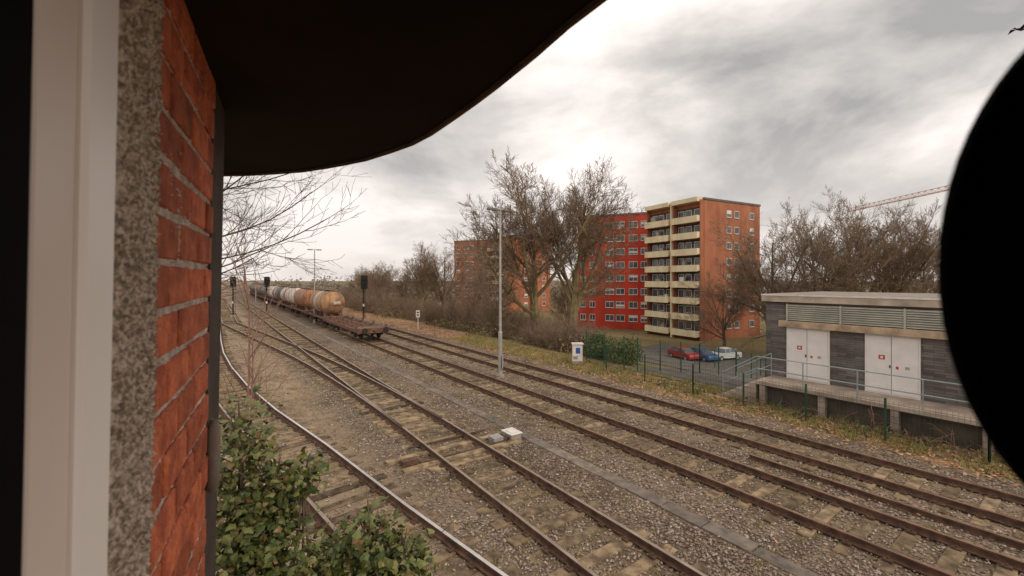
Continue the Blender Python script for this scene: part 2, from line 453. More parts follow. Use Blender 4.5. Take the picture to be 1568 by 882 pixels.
pl2(tC,zC,-60,170,9.5,2.9)
pl2(tC,zC,31,62,6,2.9,wide=.9)
pl2(tC,zC,9,68,7,.9,wide=.9)
pl2(tC,zC,-8,90,8,3.9,wide=.9)
pl2(tC,zC,-21,84,8,1.2,wide=.9)
pl2(tC,zC,-28,92,7.5,4.2,wide=1.1)
pl2(tB,zB,-42,120,9,3.2,wide=1.2)
th=empty('shrub_thicket')
for k in range(150):
    u=22+150*random.random()**1.3; p=random.uniform(20.3,27)
    if u<31: p=random.uniform(21,26)
    if k>115: u=random.uniform(42,120); p=random.uniform(28,50)
    q=P(u,p); hh=random.uniform(2.0,4.2)*(1 if u>30 else .7)*(1.3 if k>115 else 1)
    ob=(sA,sB)[k%2]; z0=(zS,zS2)[k%2]; s=hh/z0
    if k<2: place(ob,q.x,q.y,gz(p),s,random.uniform(0,6),parent=th,first=True)
    else: place(ob,q.x,q.y,gz(p),(s*1.2,s*1.2,s),random.uniform(0,6),parent=th,name='bare_shrub_part')
def leafcloud(mb,lumps,n,s0,s1,shell=.45,mat=0):
    tot=sum(l[3]*l[4]*l[5] for l in lumps)
    for (x,y,z,a,b,c) in lumps:
        k=max(3,int(n*a*b*c/tot))
        for i in range(k):
            d=Vector((random.gauss(0,1),random.gauss(0,1),random.gauss(0,1))).normalized()
            r=(shell+(1-shell)*random.random())*(1+random.gauss(0,.06))
            q=Vector((x+d.x*a*r,y+d.y*b*r,z+d.z*c*r))
            nn=(d*.7+Vector((random.gauss(0,.6),random.gauss(0,.6),random.gauss(0,.6)+.3))).normalized()
            t=nn.cross(Vector((random.gauss(0,1),random.gauss(0,1),random.gauss(0,1)))).normalized(); w=nn.cross(t)
            s=random.uniform(s0,s1)
            mb.add([q-t*s,q+w*s*.6-t*s*.1,q+t*s,q-w*s*.6-t*s*.1],[(0,1,2,3)],mat)
mb=MB()
l=[]
for k in range(115):
    u=22+140*random.random()**1.4; p=random.uniform(19.8,25)
    if k>85: u=random.uniform(40,115); p=random.uniform(27,52)
    q=P(u,p); r=random.uniform(.6,1.5)*(1.5 if k>85 else 1)
    l.append((q.x,q.y,gz(p)+r*.35,r*1.3,r*1.3,r*.8))
leafcloud(mb,l,36000,.05,.14,.3)
mb.obj('undergrowth',[M['shrubleaf']],th)
mb=MB()
l=[]
for k in range(16):
    q=P(17.6+random.uniform(0,4.5),21.0+random.uniform(0,1.6)); l.append((q.x,q.y,.5,random.uniform(.5,1),.8,random.uniform(.6,1.15)))
for k in range(14):
    q=P(random.uniform(-3,17),random.uniform(17.9,18.5)); r=random.uniform(.15,.32); l.append((q.x,q.y,.1,r*1.6,r*1.4,r))
leafcloud(mb,l,9500,.04,.09,.4)
mb.obj('hedge',[M['hedge']])
mb=MB(); 
for k in range(260):
    az=math.radians(random.uniform(-38,56)); R=random.uniform(200,420)
    X,Y=math.sin(az)*R,math.cos(az)*R
    u,p=UP(X,Y)
    if -30<p-bend(u)<22: 
        if R<400: continue
    hh=random.uniform(4,10)*R/300
    leafcloud(mb,[(X,Y,-5+hh*.6,hh*.8,hh*.8,hh*.75)],170,.4,1.1,.2)
mb.obj('distant_treeline',[M['far']])
RN=random.Random(44)
nb=dict(seg=[6,5,4,3],kids=[8,5,3],t0=[.12,.15,.2],ang=[(20,50),(20,50),(20,50)],lr=[.42,.5,.55],rr=(.45,.65),wob=.07,trop=.05,rmin=.0045)
mb=MB()
mb.tube([(-8.8,10.4,-.2),(-8.7,10.3,3),(-8.5,10.3,5.5),(-8.4,10.2,8),(-8.5,10.2,9.5)],[.16,.13,.1,.06,.02],8,0)
for (z,dz,L,dy) in ((4.9,.05,3.0,-.3),(5.2,.1,3.6,-.1),(5.5,.22,4.4,.1),(6.0,.15,4.2,.2),(6.4,.4,4.0,-.2),(6.9,.3,3.4,.1),(7.4,.5,3.0,.2),(7.8,.2,2.6,0)):
    branch(mb,Vector((-8.45,10.2,z)),Vector((1,dy,dz)).normalized(),L*.9,.026,0,nb)
M['palebark']=mat('bark_dark_twig',(.19,.125,.095),(.12,.08,.06),6,.95)
mb.obj('bare_tree',[M['bark'],M['palebark']])
M['redtwig']=mat('red_twig',(.32,.18,.13),(.21,.12,.09),6,.9)
sp=dict(seg=[7,4,3],kids=[13,4],t0=[.25,.2],ang=[(20,45),(20,45)],lr=[.25,.5],rr=(.5,.6),wob=.05,trop=.05,rmin=.005)
RN=random.Random(9)
mb=MB()
branch(mb,Vector((-5.65,9.0,-.1)),Vector((-.03,0,1)),5.6,.035,0,sp)
branch(mb,Vector((-5.6,9.0,1.5)),Vector((.05,.1,1)).normalized(),2.6,.02,0,sp)
mb.obj('young_tree',[M['redtwig'],M['redtwig']])
# ------------------------------------------------------------ ivy
def ivy():
    e=empty('ivy_bush')
    L=[(-2.62,4.1,3.4,.34,.4,.66),(-2.25,4.05,3.16,.28,.3,.3),(-1.96,4.0,3.36,.20,.2,.2),(-2.3,3.9,2.9,.38,.4,.33),(-2.45,3.9,2.75,.48,.5,.48),(-2.25,3.7,2.3,.6,.5,.5),
       (-1.62,3.7,2.74,.28,.3,.26),(-1.2,3.6,2.94,.34,.35,.32),(-.92,3.5,2.84,.30,.3,.3),(-.95,3.3,2.5,.48,.4,.4),(-1.6,3.5,2.3,.6,.45,.45),(-1.2,3.4,1.7,.95,.6,.7),(-2.2,3.7,1.4,.7,.6,.8)]
    mb=MB()
    tot=sum(l[3]*l[5] for l in L)
    for (x,y,z,a,b,c) in L:
        for i in range(int(13500*a*c/tot)):
            d=Vector((random.gauss(0,1),random.gauss(0,1),random.gauss(0,1))).normalized()
            r=(.35+.65*random.random()**.7)*(1+random.gauss(0,.13))
            lump=1+.22*math.sin(d.x*7+x*9)*math.cos(d.z*6+z*5)
            q=Vector((x+d.x*a*r*lump,y+d.y*b*r*lump,z+d.z*c*r*lump))
            nn=(d*.6+Vector((random.gauss(0,.6),random.gauss(0,.6)-.1,random.gauss(0,.6)+.4))).normalized()
            t=nn.cross(Vector((random.gauss(0,1),random.gauss(0,1),random.gauss(0,1)))).normalized(); w=nn.cross(t)
            s=random.uniform(.018,.052)
            tip=q+t*s*1.2-nn*s*.25
            mb.add([q-t*s*.8,q-t*s*.35+w*s*.8-nn*s*.15,q+t*s*.35+w*s*.45,tip,q+t*s*.35-w*s*.45,q-t*s*.35-w*s*.8-nn*s*.15,q+nn*s*.12],
                   [(0,6,1),(1,6,2),(2,6,3),(3,6,4),(4,6,5),(5,6,0)])
    mb.obj('ivy_leaves',[M['ivy']],e)
    sb=MB()
    for k in range(80):
        l=random.choice(L); t=Vector((l[0],l[1],l[2]))
        b=Vector((l[0]+random.uniform(-.3,.3),l[1]+random.uniform(-.2,.2),-.1)); m=b.lerp(t,.5)+Vector((random.gauss(0,.12),random.gauss(0,.1),0))
        tip=t+Vector((random.gauss(0,l[3]*.7),random.gauss(0,.2),l[5]*random.uniform(.6,1.35)))
        sb.tube([b,m,t,tip],[.02,.015,.01,.003],4)
    sb.obj('ivy_stems',[M['bark']],e)
ivy()
# ------------------------------------------------------------ signal box
AW=math.radians(27.9)
wu=Vector((-math.sin(AW),math.cos(AW),0)); wn=Vector((math.cos(AW),math.sin(AW),0))
sbx=empty('signal_box',(0,0,H)); sbx.rotation_euler=(0,math.radians(1.2),0)
def wbox(mb,s0,s1,t0,t1,z0,z1,m=0):
    mb.obox(wu*s0+wn*t0+Vector((0,0,z0)),wu*(s1-s0),wn*(t1-t0),(0,0,z1-z0),m)
d=.2
mbrick=mat('signalbox_brick',(.60,.165,.07),(.34,.08,.04),18,.85,.8,island=.3,bscale=70,detail=9)
mmort=mat('mortar',(.70,.60,.50),(.40,.32,.26),26,.95,.8,bscale=90)
maggr=mat('exposed_aggregate',(.68,.56,.45),(.26,.20,.15),95,.95,.6,bscale=150,lo=.40,hi=.60,detail=3)
mfr=mat('window_frame_cream',(.78,.67,.58),(.72,.61,.53),2,.45)
mfr2=mat('window_frame_outer',(.95,.88,.83),(.92,.85,.79),2,.45)
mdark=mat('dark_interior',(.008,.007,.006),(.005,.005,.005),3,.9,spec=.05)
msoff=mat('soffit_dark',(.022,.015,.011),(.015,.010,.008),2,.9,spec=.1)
mdk=mat('wall_dark_brown',(.085,.06,.046),(.05,.038,.03),8,.9,.3)
S0,S1,S2,S3,S4,S5=.536,.630,.728,.930,1.545,1.80
mb=MB(); z=-H+.02; row=0; ch=.093; RW=random.Random(8)
bl=.205
while z<.57:
    s=S3-(bl*.5 if row%2 else 0)
    while s<S4:
        a=max(s,S3+.004); b=min(s+bl-.014,S4)
        if b-a>.02:
            off=RW.uniform(-.003,.003); dz=RW.uniform(-.002,.002)
            wbox(mb,a+RW.uniform(-.001,.001),b,-d-.1,-d+off,z+dz,min(z+ch-.014+dz,.57))
        s+=bl
    z+=ch; row+=1
mb.obj('brick_pier',[mbrick],sbx,bevel=.004)
mb=MB(); ns_,nz_=40,760; zlo,zhi=-1.4,.57; vs=[];fs=[]
for j in range(nz_+1):
    for i in range(ns_+1):
        s=S3+.006+(S4-S3-.01)*i/ns_; z=zlo+(zhi-zlo)*j/nz_
        vs.append(wu*s+wn*(-d-.0068+RW.gauss(0,.0014)+.003*math.sin(s*9+z*7)*math.sin(z*11+s*3))+Vector((0,0,z)))
for j in range(nz_):
    for i in range(ns_):
        k=j*(ns_+1)+i; fs.append((k,k+1,k+ns_+2,k+ns_+1))
mb.add(vs,fs); wbox(mb,S3+.008,S4-.006,-d-.3,-d-.02,-H,.57); mb.obj('mortar_bed',[mmort],sbx)
mb=MB(); wbox(mb,S2+.004,S3-.004,-d-.3,-d-.012,-H,.57); vs=[];fs=[]; ns_,nz_=46,430
hh_=[[RW.gauss(0,.0026) for _ in range(ns_+1)] for _ in range(nz_+1)]
for j in range(nz_+1):
    for i in range(ns_+1):
        s=S2+(S3-S2)*i/ns_; z=zlo+(zhi-zlo)*j/nz_
        if i==0: s+=RW.gauss(0,.0025)
        if i==ns_: s+=RW.gauss(0,.003)
        t=-d+.001+hh_[j][i]+RW.choice((0,0,.003))
        if i in (0,ns_): t-=.008
        vs.append(wu*s+wn*t+Vector((0,0,z)))
for j in range(nz_):
    for i in range(ns_):
        k=j*(ns_+1)+i; fs.append((k,k+1,k+ns_+2,k+ns_+1))
mb.add(vs,fs)
mb.obj('aggregate_jamb',[maggr],sbx)
mb=MB(); wbox(mb,S1+.004,S2-.001,-d-.2,-d+.003,-1.1,.57); mb.obj('outer_frame',[mfr2],sbx,bevel=.006)
mb=MB(); wbox(mb,S0+.003,S1,-d-.2,-d-.004,-1.1,.57); mb.obj('inner_frame',[mfr],sbx,bevel=.006)
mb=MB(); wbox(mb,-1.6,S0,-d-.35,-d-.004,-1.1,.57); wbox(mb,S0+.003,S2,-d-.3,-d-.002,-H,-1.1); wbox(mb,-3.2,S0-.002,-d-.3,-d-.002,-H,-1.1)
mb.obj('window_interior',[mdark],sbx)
mb=MB(); wbox(mb,S4+.003,S5,-d-.3,-d-.004,-H,.57); mb.obj('corner_dark_strip',[mdk],sbx)  # dark brown-grey strip past the end of the bricks
mb=MB(); wbox(mb,-3.2,1.52,-4.2,-d-.36,-H,.57); mb.obj('building_core',[mdk],sbx)
mb=MB()
c=wu*1.56+wn*(-d+.012)
mb.tube([c+Vector((0,0,-.66)),c+Vector((0,0,-.645)),c+Vector((0,0,-.47)),c+Vector((0,0,-.44))],[.010,.018,.018,.008],10)
mb.obj('wall_vent_pipe',[M['trough']],sbx,smooth=True)
ed=[(1.5,-1.29),(.9,-.33),(.161,.858),(.112,.936),(.047,1.059),(-.058,1.241),(-.125,1.35),(-.202,1.469),(-.328,1.658),(-.43,1.785),(-.55,1.899),(-.717,2.044),(-.85,2.13),(-.976,2.205),(-1.15,2.295),(-1.331,2.354),(-1.5,2.40),(-1.67,2.426),(-2.4,2.44),(-3.4,2.2),(-4.6,1.2),(-5.2,-.2),(-2.4,-4)]
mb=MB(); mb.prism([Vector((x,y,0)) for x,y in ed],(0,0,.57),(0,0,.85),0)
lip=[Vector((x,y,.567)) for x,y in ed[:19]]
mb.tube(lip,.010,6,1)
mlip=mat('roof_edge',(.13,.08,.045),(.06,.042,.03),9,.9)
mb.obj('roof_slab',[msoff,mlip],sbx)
me_=empty('dark_round_object')  # unidentified dark round object, shaped as a mirror housing on a bracket
mb=MB()
prof=[(.0,.168),(.05,.170),(.1,.176),(.14,.185),(.156,.193),(.161,.201),(.158,.210),(.145,.218),(.1,.222),(.0,.224)]
n=72; cx,cz=.3685,H+.006; vs=[];fs=[]
for r,y in prof:
    for k in range(n):
        t=2*math.pi*k/n; vs.append((cx+r*math.cos(t),y,cz+r*math.sin(t)))
for i in range(len(prof)-1):
    for k in range(n): fs.append((i*n+k,i*n+(k+1)%n,(i+1)*n+(k+1)%n,(i+1)*n+k))
mb.add(vs,fs)
mblk=mat('round_object_black',(.003,.003,.003),(.002,.002,.002),3,.9,spec=.02)
mb.obj('round_housing',[mblk],me_,smooth=True)
mb=MB(); mb.tube([(cx,.205,cz+.1),(cx,.205,cz+.3),(cx,.2,cz+.57)],.01,8); mb.obj('bracket',[mblk],me_)
# ------------------------------------------------------------ relay house
def relay():
    e=empty('relay_house')
    slate=bpy.data.materials.new('slate_stone_wall'); slate.use_nodes=True; N=slate.node_tree.nodes; L=slate.node_tree.links
    b=N['Principled BSDF']; b.inputs['Roughness'].default_value=.8
    tc=N.new('ShaderNodeTexCoord'); mp=N.new('ShaderNodeMapping'); mp.inputs['Rotation'].default_value=(0,0,-math.radians(90+35.2)); L.new(tc.outputs['Object'],mp.inputs[0])
    sp_=N.new('ShaderNodeSeparateXYZ'); L.new(mp.outputs[0],sp_.inputs[0]); cb=N.new('ShaderNodeCombineXYZ'); L.new(sp_.outputs[0],cb.inputs[0]); L.new(sp_.outputs[2],cb.inputs[1])
    br=N.new('ShaderNodeTexBrick'); L.new(cb.outputs[0],br.inputs['Vector']); br.inputs['Scale'].default_value=1; br.inputs['Brick Width'].default_value=.55; br.inputs['Row Height'].default_value=.09
    br.inputs['Mortar Size'].default_value=.006; br.inputs['Color1'].default_value=(.20,.172,.152,1); br.inputs['Color2'].default_value=(.10,.09,.084,1); br.inputs['Mortar'].default_value=(.045,.04,.035,1)
    nz=N.new('ShaderNodeTexNoise'); nz.inputs['Scale'].default_value=1.2; nz.inputs['Detail'].default_value=8; L.new(tc.outputs['Object'],nz.inputs['Vector'])
    mr=N.new('ShaderNodeMapRange'); mr.inputs[1].default_value=.3; mr.inputs[2].default_value=.7; mr.inputs[3].default_value=.7; mr.inputs[4].default_value=1.3; L.new(nz.outputs['Fac'],mr.inputs[0])
    hs=N.new('ShaderNodeHueSaturation'); L.new(br.outputs[0],hs.inputs['Color']); L.new(mr.outputs[0],hs.inputs['Value'])
    L.new(hs.outputs[0],b.inputs['Base Color'])
    mb=MB(True)
    U0,U1=-6.0,9.0; F=20.3
    mb.box(U0,U1,F,26.6,-2.5,4.2,0)
    mb.obj('walls',[slate],e)
    mroof=mat('roof_fascia',(.64,.53,.42),(.36,.29,.23),1.5,.8,detail=12)
    mtop=mat('roof_gravel',(.36,.31,.26),(.24,.20,.17),3,.95)
    mb=MB(True)
    mb.box(U0-.1,U1+.12,F-.16,26.8,4.26,4.52,0); mb.box(U0-.12,U1+.14,F-.19,26.82,4.52,4.585,1)
    mb.box(U0,U1,F,26.6,4.585,4.60,3)
    mb.box(U0-.1,U1+.12,F-.12,26.8,4.2,4.26,2)
    mb.obj('flat_roof',[mroof,M['white'],M['darkrec'],mtop],e)
    ml=mat('lintel_sand',(.60,.45,.30),(.34,.25,.17),2.5,.9,.3,detail=12)
    mb=MB(True); mb.box(U0,8.38,F-.28,F-.003,3.20,3.46,0); mb.obj('concrete_canopy',[ml],e,bevel=.01)
    mlv=mat('louvre_panel',(.52,.51,.41),(.42,.41,.34),2,.6)
    mb=MB(True)
    mb.box(U0,8.1,F-.05,F-.004,3.463,4.18,1)
    z=3.5
    while z<4.15:
        mb.obox((U0,F-.13,z),(8.1-U0,0,0),(0,.08,.05),(0,.005,.02),0); z+=.085
    for k in range(8):
        mb.box(8.1-k*1.9-.03,8.1-k*1.9+.03,F-.14,F-.05,3.463,4.18,0)
    mb.obj('louvres',[mlv,M['darkrec']],e)
    for a,bb in ((6.58,8.14),(3.9,5.45),(-.2,1.4)):
        mb=MB(True)
        mb.box(a,bb,F-.07,F-.003,1.0,3.19,0)
        m=(a+bb)/2
        for q0,q1 in ((a+.06,m-.01),(m+.01,bb-.06)):
            mb.box(q0,q1,F-.10,F-.07,1.06,3.12,0)
            mb.box(q0+.1,q1-.1,F-.112,F-.10,1.2,1.35,0)
        mb.box(m-.006,m+.006,F-.073,F-.0705,1.06,3.12,3)
        mb.box(m+.02,m+.05,F-.15,F-.10,2.0,2.1,3)
        mb.box(m+.18,m+.36,F-.108,F-.10,2.28,2.44,1)
        mb.box(m+.23,m+.31,F-.112,F-.108,2.32,2.40,0)
        mb.box(m-.50,m-.38,F-.108,F-.10,2.0,2.10,2) ; mb.box(m-.2,m-.13,F-.108,F-.10,1.98,2.08,1)
        mb.obj('double_door',[M['doorwhite'],M['redsign'],M['pole'],M['darkrec']],e,bevel=.004)
    mb=MB(True)
    mb.box(U0,8.7,18.62,F-.002,.86,1.0,0)
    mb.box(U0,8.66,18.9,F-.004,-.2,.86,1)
    for k in range(8):
        mb.box(8.55-k*2.1-.22,8.55-k*2.1,18.68,18.9,-.2,.86,0)
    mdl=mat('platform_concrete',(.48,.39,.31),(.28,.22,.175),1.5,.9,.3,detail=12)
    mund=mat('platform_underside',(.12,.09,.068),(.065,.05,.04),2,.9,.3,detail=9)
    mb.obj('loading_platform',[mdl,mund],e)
    mb=MB(True)
    for k in range(5):
        mb.box(8.7+k*.28,8.98+k*.28,18.7,20.0,-.1,1.0-(k+1)*.17,0)
    mb.obj('steps',[mdl],e)
    mb=MB(True)
    for h in (.5,1.0):
        mb.tube([(U0,18.7,1+h),(8.65,18.7,1+h)],.022,6)
        mb.tube([(8.65,18.7,1+h),(10.1,18.7,.1+h)],.022,6)
        mb.tube([(8.65,20.0,1+h),(10.1,20.0,.1+h)],.022,6)
    for k in range(9):
        mb.tube([(8.65-k*1.7,18.7,.95),(8.65-k*1.7,18.7,2.0)],.022,6)
    for pp in (18.7,20.0):
        mb.tube([(10.1,pp,0),(10.1,pp,1.1)],.022,6); mb.tube([(8.65,pp,.95),(8.65,pp,2.0)],.022,6)
    mb.obj('handrail',[M['rail_metal']],e)
relay()
RN=random.Random(77)
mb=MB()
for k in range(110):
    u=random.uniform(-4,9.5); q=P(u,random.uniform(17.8,18.6),0)
    branch(mb,q,Vector((random.gauss(0,.6),random.gauss(0,.6),.8)).normalized(),random.uniform(.4,1.1),.012,0,dict(seg=[5,3],kids=[4],t0=[.2],ang=[(20,60)],lr=[.5],rr=(.5,.7),wob=.25,trop=-.18,rmin=.006))
mb.obj('bramble',[M['redtwig'],M['redtwig']])
def fence(name,pts,h,sp=2.5,vs=.12):
    mb=MB()
    for i in range(len(pts)-1):
        a,b=Vector(pts[i]),Vector(pts[i+1]); L=(b-a).length; n=max(1,round(L/sp))
        for k in range(n+1):
            q=a.lerp(b,k/n); mb.tube([q-Vector((0,0,.1)),q+Vector((0,0,h+.05))],.035,6)
        z=.05
        while z<h+.01:
            mb.tube([a+Vector((0,0,z)),b+Vector((0,0,z))],.006,3); z+=.2
        m=int(L/vs)
        for k in range(m):
            q=a.lerp(b,k/m); mb.tube([q,q+Vector((0,0,h))],.0035,3,cap=False)
    return mb.obj(name,[M['fence']])
fence('mesh_fence',[P(-7,17.65),P(2,17.7),P(11,17.8),P(19.5,18.6)],1.35)
fence('mesh_fence',[P(15.5,19.6),P(15.6,26,gz(26)),P(16,36,gz(36))],1.9)
fence('mesh_fence',[P(16.2,19.3),P(19.5,19.6)],1.9,1.6,.06)
fence('mesh_fence',[P(9.4,27,gz(27)),P(11,38,gz(38)),P(20,44,gz(44)),P(27,44,gz(44))],2.0,2.5,.1)
# ------------------------------------------------------------ apartment blocks
def apartment(C0,a,b,wallmat,zb=-5.1,zt=18.9,dirg=(.888,.46),gw=(.42,.56,.84)):
    e=empty('apartment_block')
    g=Vector((*dirg,0)).normalized(); f=Vector((-g.y,g.x,0)); C=Vector((*C0,0))
    st=2.8; base=zb+.75
    Z=lambda z:Vector((0,0,z))
    mb=MB()
    mb.obox(C+Z(zb),g*a,f*b,(0,0,zt-zb),0)
    mb.obox(C-g*.12-f*.12+Z(zt),g*(a+.24),f*(b+.24),(0,0,.35),1)
    mb.obox(C+g*(a*.3)+f*(b*.3)+Z(zt+.35),g*4,f*4,(0,0,1.0),1)
    mb.obj('walls',[wallmat,M['roofgrey']],e)
    w=MB()
    for i in range(8):
        z=base+i*st+1.0
        for t in gw:
            o=C+g*(a*t)-f*.05
            w.obox(o+Z(z)-g*.62,g*1.24,f*.04,(0,0,1.25),0)
            w.obox(o+Z(z+.09)-g*.53-f*.015,g*.50,f*.02,(0,0,1.07),1); w.obox(o+Z(z+.09)+g*.03-f*.015,g*.50,f*.02,(0,0,1.07),1)
            if random.random()<.4: w.obox(o+Z(z+.6)-g*.53-f*.022,g*1.06,f*.01,(0,0,.56),0)
            w.obox(o+Z(z-.06)-g*.68-f*.08,g*1.36,f*.12,(0,0,.05),0)
    w.obj('gable_windows',[M['white'],M['glass']],e)
    bb=MB(); wd=MB()
    cols=[(.2,b*.46),(b*.52,b-.2)]
    for (y0,y1) in cols:
        for i in range(8):
            z=base+i*st-.05; L=y1-y0; o=C+f*y0
            bb.obox(o-g*1.5+Z(z),g*1.497,f*L,(0,0,.16),0)
            bb.obox(o-g*1.6+Z(z-.12),g*.10,f*L,(0,0,1.12),0)
            bb.obox(o-g*1.5+Z(z+.16),g*1.49,f*.09,(0,0,.84),0)
            bb.obox(o+f*(L-.09)-g*1.5+Z(z+.16),g*1.49,f*.09,(0,0,.84),0)
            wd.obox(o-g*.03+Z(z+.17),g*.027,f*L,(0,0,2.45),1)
            k=0
            for yy in (.5,2.3,3.9):
                if yy+1.3<L:
                    wd.obox(o+f*yy-g*.07+Z(z+(.2 if k!=1 else 1.0)),g*.04,f*1.3,(0,0,2.1 if k!=1 else 1.3),0)
                    wd.obox(o+f*(yy+.1)-g*.085+Z(z+(.35 if k!=1 else 1.1)),g*.02,f*1.1,(0,0,1.85 if k!=1 else 1.1),2)
                k+=1
            if random.random()<.5:
                wd.obox(o+f*random.uniform(.3,L-1.5)-g*1.0+Z(z+.2),g*.5,f*random.uniform(.5,1.2),(0,0,random.uniform(.8,1.8)),random.choice((0,3)))
        bb.obox(C+f*y0-g*1.6+Z(zt-.35),g*1.6,f*(y1-y0),(0,0,.75),0)
        bb.obox(C+f*(y0-.14)-g*.9+Z(zb),g*.895,f*.13,(0,0,zt-zb-.05),1)
        bb.obox(C+f*(y1+.01)-g*.9+Z(zb),g*.895,f*.13,(0,0,zt-zb-.05),1)
    bb.obox(C+f*(b*.5-.22)-g*1.2+Z(zb),g*1.19,f*.3,(0,0,zt-zb+.3),0)
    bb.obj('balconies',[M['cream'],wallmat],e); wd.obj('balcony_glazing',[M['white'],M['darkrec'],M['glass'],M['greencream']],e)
    return e
def slab(A,B,depth,wallmat,zb,zt,cols):
    e=empty('apartment_block'); A=Vector((*A,0));B=Vector((*B,0)); g=(B-A).normalized(); L=(B-A).length; f=Vector((-g.y,g.x,0))
    Z=lambda z:Vector((0,0,z)); mb=MB()
    mb.obox(A+Z(zb),g*L,f*depth,(0,0,zt-zb),0); mb.obox(A-g*.12-f*.12+Z(zt),g*(L+.24),f*(depth+.24),(0,0,.35),1)
    mb.obj('walls',[wallmat,M['roofgrey']],e)
    w=MB(); n=int((zt-zb-.8)/2.8)
    for i in range(n):
        z=zb+.75+i*2.8+.9
        for t,ww in cols:
            o=A+g*(L*t)-f*.05
            w.obox(o+Z(z)-g*ww/2,g*ww,f*.04,(0,0,1.35),0)
            h=ww/2-.12
            w.obox(o+Z(z+.1)-g*(ww/2-.08)-f*.015,g*h,f*.02,(0,0,1.15),1); w.obox(o+Z(z+.1)+g*.04-f*.015,g*h,f*.02,(0,0,1.15),1)
            if random.random()<.45: w.obox(o+Z(z+random.choice((.3,.65,.8)))-g*(ww/2-.08)-f*.022,g*(ww-.16),f*.01,(0,0,.42),0)
            w.obox(o+Z(z-.06)-g*(ww/2+.05)-f*.08,g*(ww+.1),f*.12,(0,0,.05),0)
    w.obj('windows',[M['white'],M['glass']],e)
    return e
apartment((32.6,72),15.2,12.3,M['brickA'])
slab((14.4,93),(28.0,87.4),13,M['brickR'],-5.1,18.9,[(.08,1.2),(.22,1.2),(.47,1.8),(.62,1.8),(.80,1.8),(.95,1.4)])
apartment((-1.6,137),16.5,12.5,M['brickA'],zt=19.2)
slab((-20.7,152),(-7.8,147),12,M['brickA'],-5.1,18.9,[(.12,1.6),(.35,1.6),(.52,1.2),(.8,1.8)])
# ------------------------------------------------------------ cars
def car(X,Y,rz,paint):
    e=empty('parked_car'); g0=groundz(X,Y)+.035
    R=Matrix.Rotation(rz,4,'Z'); T=lambda v: (R@Vector(v))+Vector((X,Y,g0))
    body=[(-2.1,.3),(-2.12,.62),(-2.0,.82),(-1.25,.95),(1.55,.98),(2.0,.92),(2.08,.6),(2.05,.3)]
    mb=MB(); W=.86
    mb.prism([T((x,-W,z)) for x,z in body],(0,0,0),R.to_3x3()@Vector((0,2*W,0)),0)
    cab=[(-1.25,.94),(-.55,1.42),(.75,1.47),(1.45,1.3),(1.75,.97)]
    vs=[T((x,-.80 if z<1 else -.66,z)) for x,z in cab]+[T((x,.80 if z<1 else .66,z)) for x,z in cab]
    mb.add(vs,[(0,1,2,3,4),(9,8,7,6,5)],1)
    mb.add(vs,[(0,5,6,1)],1); mb.add(vs,[(1,6,7,2),(2,7,8,3)],0); mb.add(vs,[(3,8,9,4)],1)
    for sy in (-1,1):
        for x in (-.6,.15,1.15):
            a=T((x,sy*.815,.97)); b=T((x+.05,sy*.665,1.43)); mb.tube([a,b],.035,4,0)
        for x in (-1.35,1.3):
            mb.tube([T((x,sy*.70,.31)),T((x,sy*.88,.31))],.32,16,2); mb.tube([T((x,sy*.86,.31)),T((x,sy*.895,.31))],.19,12,3)
        mb.tube([T((-2.0,sy*.6,.68)),T((-2.13,sy*.6,.66))],.1,8,3); mb.obox(T((2.04,sy*.7-.12,.66)),R.to_3x3()@Vector((.05,0,0)),R.to_3x3()@Vector((0,.24,0)),(0,0,.16),4)
    mb.obj('car_body',[paint,M['glass'],M['tyre'],M['pole'],M['redsign']],e,bevel=.03)
red=carpaint('paint_red',(.42,.03,.03)); blu=carpaint('paint_blue',(.05,.11,.28)); wht=carpaint('paint_white',(.7,.7,.7)); sil=carpaint('paint_silver',(.4,.4,.42)); dk=carpaint('paint_dark',(.05,.05,.06))
car(22.4,55.5,1.9,red); car(24.5,54.9,1.9,blu); car(27.6,55.2,.35,wht)
car(6.8,66,.3,wht); car(11,64,.3,sil); car(2,68,.3,dk)
# ------------------------------------------------------------ masts
def mast(X,Y,h):
    e=empty('lighting_mast'); mb=MB()
    mb.tube([(X,Y,0),(X,Y,.12)],.22,10,1)
    mb.tube([(X,Y,.1),(X,Y,2.4),(X,Y,2.45)],[.115,.11,.085],12)
    mb.tube([(X,Y,2.45),(X,Y,h)],[.075,.05],10)
    mb.box(X+.10,X+.16,Y-.2,Y-.05,.5,1.2,0)
    r=Vector((CA,SA,0))
    mb.tube([Vector((X,Y,h-.05))-r*.5,Vector((X,Y,h-.05))+r*.5],.03,6)
    for s in (-1,1):
        c=Vector((X,Y,h-.09))+r*(.5*s)
        mb.obox(c-r*.28+Vector((SA*.11,-CA*.11,-.05)),r*.56,(-SA*.22,CA*.22,0),(0,0,.11),2)
    z=2.8
    while z<h-.4: mb.tube([(X-.12,Y,z),(X+.12,Y,z)],.008,4); z+=.45
    mb.obj('mast_body',[M['pole'],M['conc'],M['trough']],e)
mast(-.63,22.8,9.05); mast(-23.8,51.2,8.95)
q=P(120,8.6); mast(q.x,q.y,9)
q=P(185,8.6); mast(q.x,q.y,9)
q=P(150,-1.5); mast(q.x,q.y,9)
